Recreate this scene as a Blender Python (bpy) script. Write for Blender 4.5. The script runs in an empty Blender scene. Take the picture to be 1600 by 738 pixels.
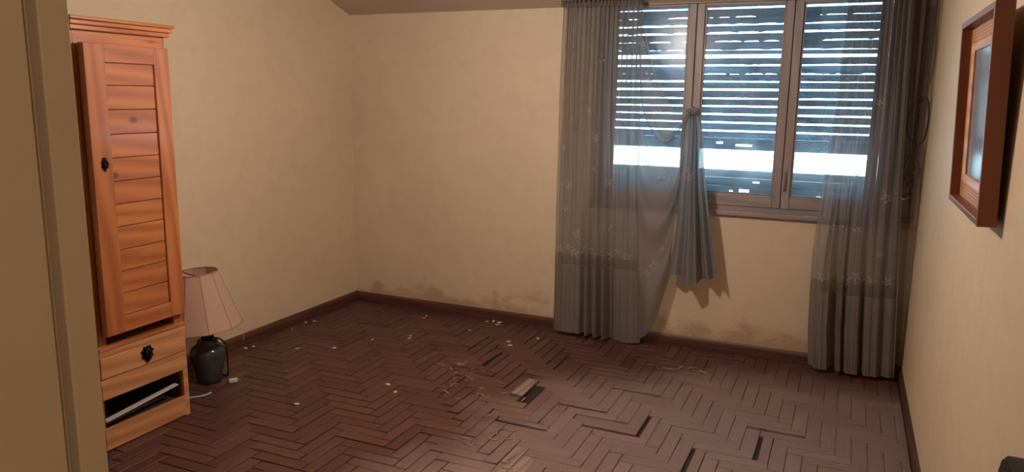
import bpy, bmesh, math, random
from mathutils import Vector, Matrix, noise
random.seed(7)
SC = bpy.context.scene
COL = SC.collection
PI = math.pi

# ---------------------------------------------------------------- camera
EYE = Vector((3.694, 0.0, 1.70))
AX_R = Vector((0.9137723, 0.4059712, 0.0144097))
AX_U = Vector((-0.0863257, 0.1593982, 0.9834328))
AX_F = Vector((-0.3969485, 0.8998776, -0.1806994))
FPX = 1178.94
cam = bpy.data.cameras.new('camera')
cam.sensor_fit = 'HORIZONTAL'; cam.sensor_width = 36.0
cam.lens = FPX / 1600 * 36.0
cam.clip_start = 0.02
camo = bpy.data.objects.new('camera', cam); COL.objects.link(camo)
M = Matrix((AX_R, AX_U, -AX_F)).transposed().to_4x4()
M.translation = EYE
camo.matrix_world = M
SC.camera = camo

# ---------------------------------------------------------------- light, exposure
SC.view_settings.view_transform = 'Standard'
SC.view_settings.look = 'None'
SC.view_settings.exposure = 0.0
SC.view_settings.gamma = 1.0
SC.view_settings.use_curve_mapping = False
SKY_COLOR = (0.62, 0.87, 1.0); SKY_STRENGTH = 10.0
BULB_STRENGTH = 880.0; BULB_COLOR = (1.0, 0.845, 0.735)
HALL_FILL_STRENGTH = 270.0  # added fill light in the unseen hall, set for the jamb
w = bpy.data.worlds.new('sky'); SC.world = w; w.use_nodes = True
bg = w.node_tree.nodes['Background']
bg.inputs[0].default_value = (*SKY_COLOR, 1); bg.inputs[1].default_value = SKY_STRENGTH

# ---------------------------------------------------------------- room numbers
W = 4.118      # right wall
D = 5.130      # window wall
YF = 0.50      # face of the doorway wall towards the hall
ZC = 2.42      # ceiling
BB = 0.075     # baseboard height

# ---------------------------------------------------------------- material helpers
def srgb(r, g, b):
    f = lambda c: (c / 255 / 12.92) if c / 255 <= .04045 else ((c / 255 + .055) / 1.055) ** 2.4
    return (f(r), f(g), f(b), 1)

class NT:
    def __init__(s, name):
        s.m = bpy.data.materials.new(name); s.m.use_nodes = True
        s.t = s.m.node_tree; s.t.nodes.clear()
        s.out = s.t.nodes.new('ShaderNodeOutputMaterial')
    def n(s, typ, **kw):
        nd = s.t.nodes.new('ShaderNode' + typ)
        for k, v in kw.items():
            if k.startswith('i_'):
                nd.inputs[int(k[2:]) if k[2:].isdigit() else k[2:]].default_value = v
            else: setattr(nd, k, v)
        return nd
    def l(s, a, b): s.t.links.new(a, b)
    def setin(s, sock, v):
        if hasattr(v, 'is_output') or isinstance(v, bpy.types.NodeSocket): s.l(v, sock)
        else: sock.default_value = v
    def math(s, op, a, b=0.0, clamp=False):
        nd = s.n('Math', operation=op, use_clamp=clamp)
        s.setin(nd.inputs[0], a); s.setin(nd.inputs[1], b); return nd.outputs[0]
    def ramp(s, fac, stops):
        nd = s.n('ValToRGB'); s.l(fac, nd.inputs[0])
        e = nd.color_ramp.elements
        while len(e) < len(stops): e.new(0.5)
        for el, (p, c) in zip(e, stops):
            el.position = p; el.color = c if len(c) == 4 else (*c, 1)
        return nd.outputs[0]
    def mix(s, fac, a, b, blend='MIX'):
        nd = s.n('Mix', data_type='RGBA', blend_type=blend)
        s.setin(nd.inputs['Factor'], fac); s.setin(nd.inputs['A'], a); s.setin(nd.inputs['B'], b)
        return nd.outputs['Result']
    def noise(s, vec, scale, detail=4, rough=.55, dist=0.0):
        nd = s.n('TexNoise'); nd.inputs['Scale'].default_value = scale
        nd.inputs['Detail'].default_value = detail; nd.inputs['Roughness'].default_value = rough
        nd.inputs['Distortion'].default_value = dist
        if vec is not None: s.l(vec, nd.inputs['Vector'])
        return nd.outputs[0]
    def mapping(s, vec, scale=(1, 1, 1), loc=(0, 0, 0)):
        nd = s.n('Mapping'); s.setin(nd.inputs['Scale'], scale); s.setin(nd.inputs['Location'], loc)
        s.l(vec, nd.inputs['Vector']); return nd.outputs[0]
    def bsdf(s, color, rough=.5, metallic=0.0, spec=.5, coat=0.0, coat_rough=.1, bump=None, bstr=.2, bdist=.01):
        b = s.n('BsdfPrincipled')
        s.setin(b.inputs['Base Color'], color); s.setin(b.inputs['Roughness'], rough)
        s.setin(b.inputs['Metallic'], metallic); s.setin(b.inputs['Specular IOR Level'], spec)
        s.setin(b.inputs['Coat Weight'], coat); s.setin(b.inputs['Coat Roughness'], coat_rough)
        if bump is not None:
            bp = s.n('Bump'); bp.inputs['Strength'].default_value = bstr; bp.inputs['Distance'].default_value = bdist
            s.l(bump, bp.inputs['Height']); s.l(bp.outputs[0], b.inputs['Normal'])
        s.l(b.outputs[0], s.out.inputs[0])
        return s.m

def simple(name, rgb, rough=.5, metallic=0., spec=.5, vary=.12, scale=18):
    t = NT(name); tc = t.n('TexCoord')
    nz = t.noise(tc.outputs['Object'], scale)
    c = t.mix(nz, tuple(v * (1 - vary * 1.5) for v in rgb[:3]) + (1,), tuple(min(1, v * (1 + vary)) for v in rgb[:3]) + (1,))
    return t.bsdf(c, rough, metallic, spec)

def paint(name, base, stain=0.0, dark=(0.30, 0.19, 0.10, 1)):
    t = NT(name); pos = t.n('NewGeometry').outputs['Position']
    big = t.noise(pos, 1.3, 3, .5)
    fine = t.noise(pos, 9, 5, .6)
    c = t.mix(big, tuple(v * .90 for v in base) + (1,), tuple(min(1, v * 1.06) for v in base) + (1,))
    c = t.mix(t.math('MULTIPLY', t.ramp(fine, [(.45, (0, 0, 0)), (.75, (1, 1, 1))]), .12), c, dark)
    if stain > 0:
        sep = t.n('SeparateXYZ'); t.l(pos, sep.inputs[0])
        zz = t.n('MapRange'); t.l(sep.outputs[2], zz.inputs[0])
        zz.inputs[1].default_value = .06; zz.inputs[2].default_value = .42
        zz.inputs[3].default_value = 1.0; zz.inputs[4].default_value = 0.0
        pat = t.noise(t.mapping(pos, (2.2, 2.2, 3.5)), 2.0, 6, .62, .4)
        m = t.math('ADD', t.math('MULTIPLY', zz.outputs[0], .55), pat)
        m = t.ramp(m, [(.80, (0, 0, 0)), (1.0, (1, 1, 1))])
        c = t.mix(t.math('MULTIPLY', m, stain), c, (0.26, 0.12, 0.055, 1))
        # flaked patches showing pale plaster
        pl = t.noise(t.mapping(pos, (3, 3, 6)), 3.1, 5, .6, .8)
        pm = t.math('MULTIPLY', t.ramp(pl, [(.63, (0, 0, 0)), (.66, (1, 1, 1))]), zz.outputs[0])
        c = t.mix(t.math('MULTIPLY', pm, .55 * stain), c, (0.80, 0.70, 0.52, 1))
    bump = t.noise(pos, 60, 4, .6)
    return t.bsdf(c, .6, spec=.3, bump=bump, bstr=.12, bdist=.004)

def wood(name, c0, c1, axis, rough=.35, coat=.0, scale=1.0, knots=True, dark=None, obj_rand=True):
    """grain runs along axis (0,1,2) in object space"""
    t = NT(name); tc = t.n('TexCoord'); oi = t.n('ObjectInfo')
    sc = [14 * scale] * 3; sc[axis] = 1.4 * scale
    off = t.n('CombineXYZ')
    for i in range(3): t.l(t.math('MULTIPLY', oi.outputs['Random'], 11.0 + 7 * i), off.inputs[i])
    add = t.n('VectorMath', operation='ADD'); t.l(tc.outputs['Object'], add.inputs[0]); t.l(off.outputs[0], add.inputs[1])
    v = t.mapping(add.outputs[0], tuple(sc))
    warp = t.noise(v, .7, 2, .5)
    g = t.n('TexWave', wave_type='BANDS', bands_direction='DIAGONAL')
    g.inputs['Scale'].default_value = .55; g.inputs['Distortion'].default_value = 7.0
    g.inputs['Detail'].default_value = 3; g.inputs['Detail Scale'].default_value = .8
    t.l(v, g.inputs['Vector'])
    f = t.noise(v, 6, 5, .65)
    k = t.math('ADD', t.math('MULTIPLY', g.outputs['Fac'], .55), t.math('MULTIPLY', f, .45))
    c = t.mix(k, c0, c1)
    c = t.mix(t.math('MULTIPLY', oi.outputs['Random'], .30), c, tuple(x * .72 for x in c0[:3]) + (1,))
    if knots:
        ks = [5.0] * 3; ks[axis] = 3.2
        vo = t.n('TexVoronoi'); vo.inputs['Scale'].default_value = 1.0
        t.l(t.mapping(add.outputs[0], tuple(ks)), vo.inputs['Vector'])
        kn = t.ramp(vo.outputs['Distance'], [(.05, (1, 1, 1)), (.11, (0, 0, 0))])
        c = t.mix(t.math('MULTIPLY', kn, .8), c, dark or (0.10, 0.025, 0.01, 1))
    return t.bsdf(c, rough, coat=coat, coat_rough=.12, bump=k, bstr=.08, bdist=.003)

MAT = {}
MAT['wall'] = paint('cream_wall_paint', (0.65, 0.525, 0.365), stain=.0)
MAT['wall_back'] = paint('stained_wall_paint', (0.65, 0.535, 0.395), stain=.48)
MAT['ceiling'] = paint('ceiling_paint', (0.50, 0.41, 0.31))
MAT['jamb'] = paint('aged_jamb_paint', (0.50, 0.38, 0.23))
MAT['pine'] = wood('pine_upright', (0.30, 0.088, 0.026, 1), (0.55, 0.205, 0.070, 1), 2, .32, .35)
MAT['pine_h'] = wood('pine_level', (0.30, 0.088, 0.026, 1), (0.58, 0.22, 0.078, 1), 1, .32, .35)
MAT['pine_pale'] = wood('pine_level_pale', (0.38, 0.155, 0.060, 1), (0.68, 0.34, 0.150, 1), 1, .45, .1)
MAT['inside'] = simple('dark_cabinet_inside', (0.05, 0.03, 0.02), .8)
MAT['base_x'] = wood('baseboard_wood_x', (0.065, 0.024, 0.016, 1), (0.12, 0.046, 0.030, 1), 0, .45, .0, knots=False)
MAT['base_y'] = wood('baseboard_wood_y', (0.065, 0.024, 0.016, 1), (0.12, 0.046, 0.030, 1), 1, .45, .0, knots=False)
MAT['window'] = wood('worn_window_paint', (0.22, 0.18, 0.175, 1), (0.33, 0.28, 0.27, 1), 2, .5, .0, knots=False)
MAT['window_h'] = wood('worn_window_paint_level', (0.22, 0.18, 0.175, 1), (0.33, 0.28, 0.27, 1), 0, .5, .0, knots=False)
MAT['iron'] = simple('black_iron', (0.012, 0.011, 0.010), .35, .7)
MAT['steel'] = simple('dull_steel', (0.35, 0.34, 0.33), .35, .9)
MAT['cable'] = simple('black_cable', (0.012, 0.012, 0.014), .4)
MAT['white_plastic'] = simple('white_plastic', (0.62, 0.58, 0.52), .4)
MAT['plaster'] = simple('plaster_flake', (0.62, 0.54, 0.45), .7, vary=.3, scale=60)
MAT['splinter'] = simple('pale_splinter', (0.34, 0.23, 0.17), .25, vary=.4, scale=60)
MAT['ceramic'] = simple('dark_glazed_ceramic', (0.05, 0.052, 0.055), .16, vary=.5, scale=9)
MAT['black'] = simple('black_vinyl', (0.010, 0.009, 0.009), .5)
MAT['frame_brown'] = wood('frame_brown', (0.17, 0.048, 0.022, 1), (0.27, 0.085, 0.038, 1), 2, .4, .1, knots=False)
MAT['frame_brown_h'] = wood('frame_brown_level', (0.17, 0.048, 0.022, 1), (0.27, 0.085, 0.038, 1), 1, .4, .1, knots=False)
MAT['bare_plank'] = wood('bare_plank', (0.14, 0.092, 0.075, 1), (0.36, 0.27, 0.23, 1), 0, .35, .0, 1.5, knots=False)
MAT['subfloor'] = simple('dark_screed', (0.022, 0.015, 0.012), .8, vary=.4, scale=25)
MAT['hall_floor'] = simple('hall_floor', (0.10, 0.06, 0.045), .5)
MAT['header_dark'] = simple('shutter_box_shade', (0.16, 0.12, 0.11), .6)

def woven(name, c0, c1):
    t = NT(name); tc = t.n('TexCoord')
    a = t.n('TexWave', bands_direction='Y'); a.inputs['Scale'].default_value = 45
    b = t.n('TexWave', bands_direction='Z'); b.inputs['Scale'].default_value = 30
    t.l(tc.outputs['Object'], a.inputs[0]); t.l(tc.outputs['Object'], b.inputs[0])
    k = t.math('MULTIPLY', t.math('ADD', a.outputs[1], b.outputs[1]), .5)
    return t.bsdf(t.mix(k, c0, c1), .5, bump=k, bstr=.5, bdist=.004)
MAT['wicker'] = woven('golden_woven_mat', (0.26, 0.10, 0.03, 1), (0.55, 0.27, 0.09, 1))

def glossy_pane(name):
    t = NT(name); lw = t.n('LayerWeight'); lw.inputs[0].default_value = .25
    pos = t.n('NewGeometry').outputs['Position']
    tr = t.n('BsdfTransparent'); tr.inputs[0].default_value = (.86, .93, .96, 1)
    gl = t.n('BsdfGlossy'); gl.inputs['Roughness'].default_value = .22
    df = t.n('BsdfTranslucent'); df.inputs[0].default_value = (.6, .65, .68, 1)
    dust = t.ramp(t.noise(t.mapping(pos, (3, 3, 2)), 3, 5, .6), [(.35, (.02,) * 3), (.75, (.14,) * 3)])
    m1 = t.n('MixShader'); t.l(dust, m1.inputs[0]); t.l(tr.outputs[0], m1.inputs[1]); t.l(df.outputs[0], m1.inputs[2])
    m2 = t.n('MixShader'); t.l(t.math('MULTIPLY', lw.outputs['Fresnel'], .5), m2.inputs[0]); t.l(m1.outputs[0], m2.inputs[1]); t.l(gl.outputs[0], m2.inputs[2])
    t.l(m2.outputs[0], t.out.inputs[0]); return t.m
MAT['glass'] = glossy_pane('dusty_window_glass')
MAT['picture_glass'] = simple('grey_picture_glass', (0.16, 0.15, 0.145), .18, vary=.3, scale=6)

def slat_mat():
    t = NT('shutter_slat'); tc = t.n('TexCoord'); oi = t.n('ObjectInfo')
    nz = t.noise(t.mapping(tc.outputs['Object'], (2.2, 20, 20)), 1.6, 3, .5)
    nz = t.math('ADD', nz, t.math('MULTIPLY', t.math('SUBTRACT', oi.outputs['Random'], .5), .5))
    d = t.n('BsdfDiffuse'); d.inputs[0].default_value = (.20, .235, .30, 1)
    tl = t.n('BsdfTranslucent'); tl.inputs[0].default_value = (.42, .58, .74, 1)
    m = t.n('MixShader'); t.l(t.ramp(nz, [(.28, (.022,) * 3), (.58, (.095,) * 3), (.85, (.30,) * 3)]), m.inputs[0])
    t.l(d.outputs[0], m.inputs[1]); t.l(tl.outputs[0], m.inputs[2]); t.l(m.outputs[0], t.out.inputs[0]); return t.m
MAT['slat'] = slat_mat()

def sheer(name, col, opacity, trans=.5, weave=True):
    t = NT(name); pos = t.n('NewGeometry').outputs['Position']
    tr = t.n('BsdfTransparent')
    nz = t.noise(pos, 4, 4, .6)
    c = t.mix(nz, tuple(v * .8 for v in col) + (1,), tuple(min(1, v * 1.15) for v in col) + (1,))
    d = t.n('BsdfDiffuse'); t.l(c, d.inputs[0])
    tl = t.n('BsdfTranslucent'); t.l(c, tl.inputs[0])
    m = t.n('MixShader'); m.inputs[0].default_value = trans; t.l(d.outputs[0], m.inputs[1]); t.l(tl.outputs[0], m.inputs[2])
    m2 = t.n('MixShader'); m2.inputs[0].default_value = opacity
    t.l(tr.outputs[0], m2.inputs[1]); t.l(m.outputs[0], m2.inputs[2]); t.l(m2.outputs[0], t.out.inputs[0]); return t.m
MAT['sheer'] = sheer('grey_sheer_voile', (.29, .27, .26), .64, .42)
MAT['sheer_shadow'] = sheer('voile_shadow_band', (.20, .17, .152), .80, .35)  # darker cloth paints in the shaded wall behind, just above the hem
MAT['sheer_hem'] = sheer('grey_doubled_hem', (.25, .215, .195), .95, .35)
MAT['sheer_tail'] = sheer('grey_bunched_voile', (.27, .275, .295), .92, .4)
MAT['sheer_thin'] = sheer('brown_thin_voile', (.18, .14, .115), .52, .35)
MAT['lace'] = sheer('pale_embroidery', (.52, .48, .45), .6, .45)
MAT['shade'] = sheer('pinkish_lamp_shade', (.62, .42, .33), 1.0, .25)
MAT['shade_trim'] = simple('shade_trim', (.34, .19, .13), .7)

def parquet_mat():
    t = NT('worn_parquet'); uv = t.n('UVMap'); uv.uv_map = 'UVMap'
    geo = t.n('NewGeometry'); oi = t.n('ObjectInfo')
    rnd = t.math('FRACT', t.math('ADD', t.math('MULTIPLY', oi.outputs['Random'], 3.7), geo.outputs['Random Per Island']))
    off = t.n('CombineXYZ'); t.l(t.math('MULTIPLY', rnd, 17.), off.inputs[0]); t.l(t.math('MULTIPLY', rnd, 9.), off.inputs[1])
    add = t.n('VectorMath', operation='ADD'); t.l(uv.outputs[0], add.inputs[0]); t.l(off.outputs[0], add.inputs[1])
    grain = t.noise(t.mapping(add.outputs[0], (5, 70, 1)), 1.0, 5, .65, .3)
    c = t.mix(rnd, (0.088, 0.036, 0.025, 1), (0.135, 0.058, 0.040, 1))
    c = t.mix(t.math('MULTIPLY', t.ramp(grain, [(.35, (1, 1, 1)), (.65, (0, 0, 0))]), .55), c, (0.04, 0.016, 0.011, 1))
    pos = geo.outputs['Position']
    sep = t.n('SeparateXYZ'); t.l(pos, sep.inputs[0])
    # walked-off, greyed varnish plus painted-in window glare on the window half, ragged outline
    far = t.math('MULTIPLY', t.math('MAXIMUM', t.math('SUBTRACT', sep.outputs[1], 4.05), 0.0), 1.3)  # walked-off area ends here; also paints in shade along the window wall
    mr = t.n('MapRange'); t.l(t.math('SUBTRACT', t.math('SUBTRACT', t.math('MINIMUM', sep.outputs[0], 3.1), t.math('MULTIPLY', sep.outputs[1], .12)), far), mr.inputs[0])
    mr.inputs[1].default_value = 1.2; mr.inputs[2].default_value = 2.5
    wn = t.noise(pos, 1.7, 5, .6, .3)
    wear_glare = t.ramp(t.math('ADD', mr.outputs[0], t.math('MULTIPLY', wn, .9)), [(.62, (0, 0, 0)), (1.0, (1, 1, 1))])
    worn = t.mix(grain, (0.185, 0.125, 0.108, 1), (0.31, 0.22, 0.195, 1))  # pale tone holds both greyed varnish and painted glare
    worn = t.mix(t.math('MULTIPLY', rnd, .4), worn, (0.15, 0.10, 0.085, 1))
    c = t.mix(t.math('MULTIPLY', wear_glare, .85), c, worn)
    # dark blots
    blot = t.ramp(t.noise(pos, 5.5, 4, .6, .5), [(.66, (0, 0, 0)), (.76, (1, 1, 1))])
    c = t.mix(t.math('MULTIPLY', blot, .7), c, (0.03, 0.017, 0.012, 1))
    rough = t.math('ADD', t.math('MULTIPLY', wear_glare, .16), t.math('ADD', .36, t.math('MULTIPLY', t.noise(pos, 14, 4), .2)))
    return t.bsdf(c, rough, spec=.4, bump=grain, bstr=.25, bdist=.003)
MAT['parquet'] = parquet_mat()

def emit(name, col, s):
    t = NT(name); e = t.n('Emission'); e.inputs[0].default_value = (*col, 1); e.inputs[1].default_value = s
    t.l(e.outputs[0], t.out.inputs[0]); return t.m
MAT['bulb'] = emit('lit_bulb', BULB_COLOR, BULB_STRENGTH)
MAT['hall_fill'] = emit('added_hall_fill', BULB_COLOR, HALL_FILL_STRENGTH)

# ---------------------------------------------------------------- mesh helpers
def link(name, me, mat=None, parent=None):
    o = bpy.data.objects.new(name, me); COL.objects.link(o)
    if mat is not None and me is not None and not me.materials: me.materials.append(MAT[mat] if isinstance(mat, str) else mat)
    if parent is not None: o.parent = parent
    return o
def bm_obj(name, bm, mat, parent=None, smooth=False):
    bmesh.ops.recalc_face_normals(bm, faces=bm.faces)
    me = bpy.data.meshes.new(name); bm.to_mesh(me); bm.free()
    if smooth:
        for p in me.polygons: p.use_smooth = True
    return link(name, me, mat, parent)
def box_bm(bm, x0, x1, y0, y1, z0, z1, bev=0.0):
    b2 = bmesh.new()
    bmesh.ops.create_cube(b2, size=1)
    for v in b2.verts:
        v.co = Vector((x0 + (v.co.x + .5) * (x1 - x0), y0 + (v.co.y + .5) * (y1 - y0), z0 + (v.co.z + .5) * (z1 - z0)))
    if bev > 0:
        bmesh.ops.bevel(b2, geom=b2.edges[:], offset=bev, segments=2, affect='EDGES', profile=.5)
    me = bpy.data.meshes.new('t'); b2.to_mesh(me); b2.free(); bm.from_mesh(me); bpy.data.meshes.remove(me)
def box(name, x0, x1, y0, y1, z0, z1, mat, parent=None, bev=0.0):
    bm = bmesh.new(); box_bm(bm, x0, x1, y0, y1, z0, z1, bev); return bm_obj(name, bm, mat, parent)
def boxes(name, lst, mat, parent=None, bev=0.0):
    bm = bmesh.new()
    for b in lst: box_bm(bm, *b, bev)
    return bm_obj(name, bm, mat, parent)
def lathe(name, prof, mat, parent=None, center=(0, 0, 0), seg=40, cap=True):
    bm = bmesh.new(); rings = []
    for r, z in prof:
        rings.append([bm.verts.new((center[0] + r * math.cos(2 * PI * i / seg), center[1] + r * math.sin(2 * PI * i / seg), center[2] + z)) for i in range(seg)])
    for a, b in zip(rings, rings[1:]):
        for i in range(seg): bm.faces.new((a[i], a[(i + 1) % seg], b[(i + 1) % seg], b[i]))
    if cap:
        bm.faces.new(rings[0][::-1]); bm.faces.new(rings[-1])
    return bm_obj(name, bm, mat, parent, True)
def tube(name, pts, r, mat, parent=None, seg=8, res=8, closed=False):
    P = [Vector(p) for p in pts]
    if len(P) > 2:
        Q = []
        n = len(P)
        rng = range(n if closed else n - 1)
        for i in rng:
            a = P[(i - 1) % n] if (closed or i > 0) else P[i] * 2 - P[i + 1]
            b, c = P[i], P[(i + 1) % n]
            d = P[(i + 2) % n] if (closed or i + 2 < n) else P[i + 1] * 2 - P[i]
            for k in range(res):
                t = k / res
                Q.append(.5 * ((2 * b) + (-a + c) * t + (2 * a - 5 * b + 4 * c - d) * t * t + (-a + 3 * b - 3 * c + d) * t ** 3))
        if not closed: Q.append(P[-1])
        P = Q
    bm = bmesh.new(); rings = []
    up = Vector((.13, .21, .97)).normalized()
    n = len(P)
    for i, p in enumerate(P):
        if closed: tg = P[(i + 1) % n] - P[i - 1]
        else: tg = P[min(i + 1, n - 1)] - P[max(i - 1, 0)]
        tg.normalize()
        s = tg.cross(up)
        if s.length < 1e-3: s = tg.cross(Vector((1, 0, 0)))
        s.normalize(); u = s.cross(tg)
        rings.append([bm.verts.new(p + r * (math.cos(2 * PI * k / seg) * s + math.sin(2 * PI * k / seg) * u)) for k in range(seg)])
    pairs = list(zip(rings, rings[1:])) + ([(rings[-1], rings[0])] if closed else [])
    for a, b in pairs:
        for k in range(seg): bm.faces.new((a[k], a[(k + 1) % seg], b[(k + 1) % seg], b[k]))
    if not closed: bm.faces.new(rings[0][::-1]); bm.faces.new(rings[-1])
    return bm_obj(name, bm, mat, parent, True)
def grid(name, nu, nv, fn, mat, parent=None, thick=0.0):
    bm = bmesh.new()
    V = [[bm.verts.new(fn(i / nu, j / nv)) for i in range(nu + 1)] for j in range(nv + 1)]
    for j in range(nv):
        for i in range(nu): bm.faces.new((V[j][i], V[j][i + 1], V[j + 1][i + 1], V[j + 1][i]))
    return bm_obj(name, bm, mat, parent, True)
def empty(name, loc=(0, 0, 0)):
    o = bpy.data.objects.new(name, None); COL.objects.link(o); o.location = loc; o.empty_display_size = .1
    return o
def keep(o, parent):
    """parent without moving: the parent stands at its own base"""
    o.parent = parent; o.matrix_parent_inverse = Matrix.Translation(-parent.location); return o
def tag(o, label, cat, group=None):
    o['label'] = label; o['category'] = cat
    if group: o['group'] = group
    return o
def struct(o, label=None):
    o['kind'] = 'structure'
    if label: o['label'] = label
    return o
def interp(curve, t):
    """Catmull-Rom through the points, t in 0..1"""
    n = len(curve) - 1; x = min(max(t, 0), 1) * n; i = min(int(x), n - 1); f = x - i
    a = curve[max(i - 1, 0)]; b = curve[i]; c = curve[i + 1]; d = curve[min(i + 2, n)]
    return tuple(.5 * (2 * b[k] + (c[k] - a[k]) * f + (2 * a[k] - 5 * b[k] + 4 * c[k] - d[k]) * f * f + (3 * b[k] - a[k] - 3 * c[k] + d[k]) * f ** 3) for k in range(len(b)))
def lerp_table(tab, x):
    if x <= tab[0][0]: return tab[0][1]
    for (a, va), (b, vb) in zip(tab, tab[1:]):
        if x <= b:
            t = (x - a) / (b - a); t = t * t * (3 - 2 * t); return va + (vb - va) * t
    return tab[-1][1]
def lin_table(tab, x):
    if x <= tab[0][0]: return tab[0][1]
    for (a, va), (b, vb) in zip(tab, tab[1:]):
        if x <= b: return va + (vb - va) * (x - a) / (b - a)
    return tab[-1][1]
def sstep(a, b, x):
    t = min(max((x - a) / (b - a), 0), 1); return t * t * (3 - 2 * t)

# ================================================================ SETTING
WX0, WX1, WZ0, WZ1 = 2.10, 3.905, 0.985, 2.318     # window opening
TH = 0.22
floor = struct(box('floor', 0, W, .38, D, -.10, -.014, 'subfloor'), 'worn herringbone parquet floor of the room')
struct(boxes('wall_back', [(-.2, WX0, D, D + TH, -.1, 2.6), (WX1, W + .2, D, D + TH, -.1, 2.6),
                           (WX0, WX1, D, D + TH, -.1, WZ0), (WX0, WX1, D, D + TH, WZ1, 2.6)], 'wall_back'),
       'cream window wall with damp stains near the floor')
struct(box('wall_left', -.2, 0, .38, D, -.1, 2.6, 'wall'), 'plain cream wall behind the pine cabinet')
struct(box('wall_right', W, W + .2, .38, D, -.1, 2.6, 'wall'), 'plain cream wall with the deep picture frame')
struct(box('ceiling', 0, W, .38, D, ZC, ZC + .18, 'ceiling'))
# sloping cove between window wall and ceiling
bm = bmesh.new()
pr = [(D, 2.322), (4.895, 2.402), (4.86, ZC), (D, ZC)]
a = [bm.verts.new((0, y, z)) for y, z in pr]; b = [bm.verts.new((W, y, z)) for y, z in pr]
for i in range(4): bm.faces.new((a[i], a[(i + 1) % 4], b[(i + 1) % 4], b[i]))
bm.faces.new(a[::-1]); bm.faces.new(b)
struct(bm_obj('trim_1', bm, 'ceiling'), 'sloping plaster cove under the ceiling above the window')
# doorway wall: camera stands in the opening
DX0, DX1 = 2.852, 3.93
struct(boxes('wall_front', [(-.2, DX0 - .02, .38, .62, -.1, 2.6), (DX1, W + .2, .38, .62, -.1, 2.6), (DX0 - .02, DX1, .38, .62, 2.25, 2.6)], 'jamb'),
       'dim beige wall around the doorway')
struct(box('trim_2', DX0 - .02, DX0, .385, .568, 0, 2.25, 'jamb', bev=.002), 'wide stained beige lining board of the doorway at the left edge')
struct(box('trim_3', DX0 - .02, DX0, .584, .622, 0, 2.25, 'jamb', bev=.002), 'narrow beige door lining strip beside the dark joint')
# hall behind the camera (closed, so no sky leaks in)
struct(box('wall_hall_left', 1.6, 1.7, -1.6, .38, -.1, 2.6, 'jamb'))
struct(box('wall_hall_right', 5.0, 5.1, -1.6, .38, -.1, 2.6, 'jamb'))
struct(box('wall_hall_back', 1.6, 5.1, -1.7, -1.6, -.1, 2.6, 'jamb'))
struct(box('wall_hall_end', W + .2, 5.1, .38, .62, -.1, 2.6, 'jamb'))
struct(box('ceiling_hall', 1.6, 5.1, -1.7, .38, ZC, ZC + .18, 'ceiling'))
struct(box('floor_hall', 1.6, 5.1, -1.7, .38, -.1, 0, 'hall_floor'))
# baseboards with a rounded top
def baseboard(name, pts0, pts1, inward, mat, label):
    bm = bmesh.new()
    prof = [(0, 0), (.018, 0), (.018, .052), (.014, .066), (.007, BB), (0, BB)]
    A = [bm.verts.new(Vector(pts0) + Vector(inward) * d + Vector((0, 0, z))) for d, z in prof]
    B = [bm.verts.new(Vector(pts1) + Vector(inward) * d + Vector((0, 0, z))) for d, z in prof]
    n = len(prof)
    for i in range(n): bm.faces.new((A[i], A[(i + 1) % n], B[(i + 1) % n], B[i]))
    bm.faces.new(A[::-1]); bm.faces.new(B)
    struct(bm_obj(name, bm, mat), label)
baseboard('baseboard_back', (0, D, 0), (W, D, 0), (0, -1, 0), 'base_x', 'dark wooden baseboard under the window')
baseboard('baseboard_left', (0, .62, 0), (0, D, 0), (1, 0, 0), 'base_y', 'dark wooden baseboard behind the lamp')
baseboard('baseboard_right', (W, .62, 0), (W, D, 0), (-1, 0, 0), 'base_y', 'dark wooden baseboard under the picture frame')

# ---------------------------------------------------------------- herringbone parquet
PW, PL, PT = 0.0725, 0.29, 0.014
OX, OY = 1.518, 2.844
GAP = 0.0030
_cache = {}
def plank_mesh(L, Wd, mat='parquet', gap=GAP):
    key = (round(L, 4), round(Wd, 4), mat, gap)
    if key in _cache: return _cache[key]
    hx, hy = L / 2 - gap / 2, Wd / 2 - gap / 2; c = .0022
    v = [(-hx, -hy, -PT), (hx, -hy, -PT), (hx, hy, -PT), (-hx, hy, -PT),
         (-hx, -hy, -c), (hx, -hy, -c), (hx, hy, -c), (-hx, hy, -c),
         (-hx + c, -hy + c, 0), (hx - c, -hy + c, 0), (hx - c, hy - c, 0), (-hx + c, hy - c, 0)]
    f = [(3, 2, 1, 0), (8, 9, 10, 11)]
    for i in range(4):
        j = (i + 1) % 4; f += [(i, j, 4 + j, 4 + i), (4 + i, 4 + j, 8 + j, 8 + i)]
    me = bpy.data.meshes.new('plank'); me.from_pydata(v, [], f)
    uvl = me.uv_layers.new(name='UVMap')
    for lp in me.loops:
        co = v[lp.vertex_index]; uvl.data[lp.index].uv = (co[0], co[1])
    me.materials.append(MAT[mat])
    _cache[key] = me; return me
def project(P):
    d = Vector(P) - EYE; z = d.dot(AX_F)
    if z < .1: return None
    return 800 + FPX * d.dot(AX_R) / z, 369 - FPX * d.dot(AX_U) / z, z
missing = [(2.11, 3.93)]
sunken = [(2.146, 4.389), (2.63, 3.70)]
narrow = [(2.47, 3.79), (2.66, 3.585), (2.35, 3.47), (2.63, 4.20), (1.70, 4.17), (2.88, 3.60), (2.85, 3.75), (2.85, 4.62), (3.12, 3.43), (3.41, 3.78), (3.42, 3.95)]
loose = [(2.05, 3.87)]
bare = [(2.334, 3.047), (2.415, 3.051), (2.05, 3.87)]
planks = []
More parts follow.
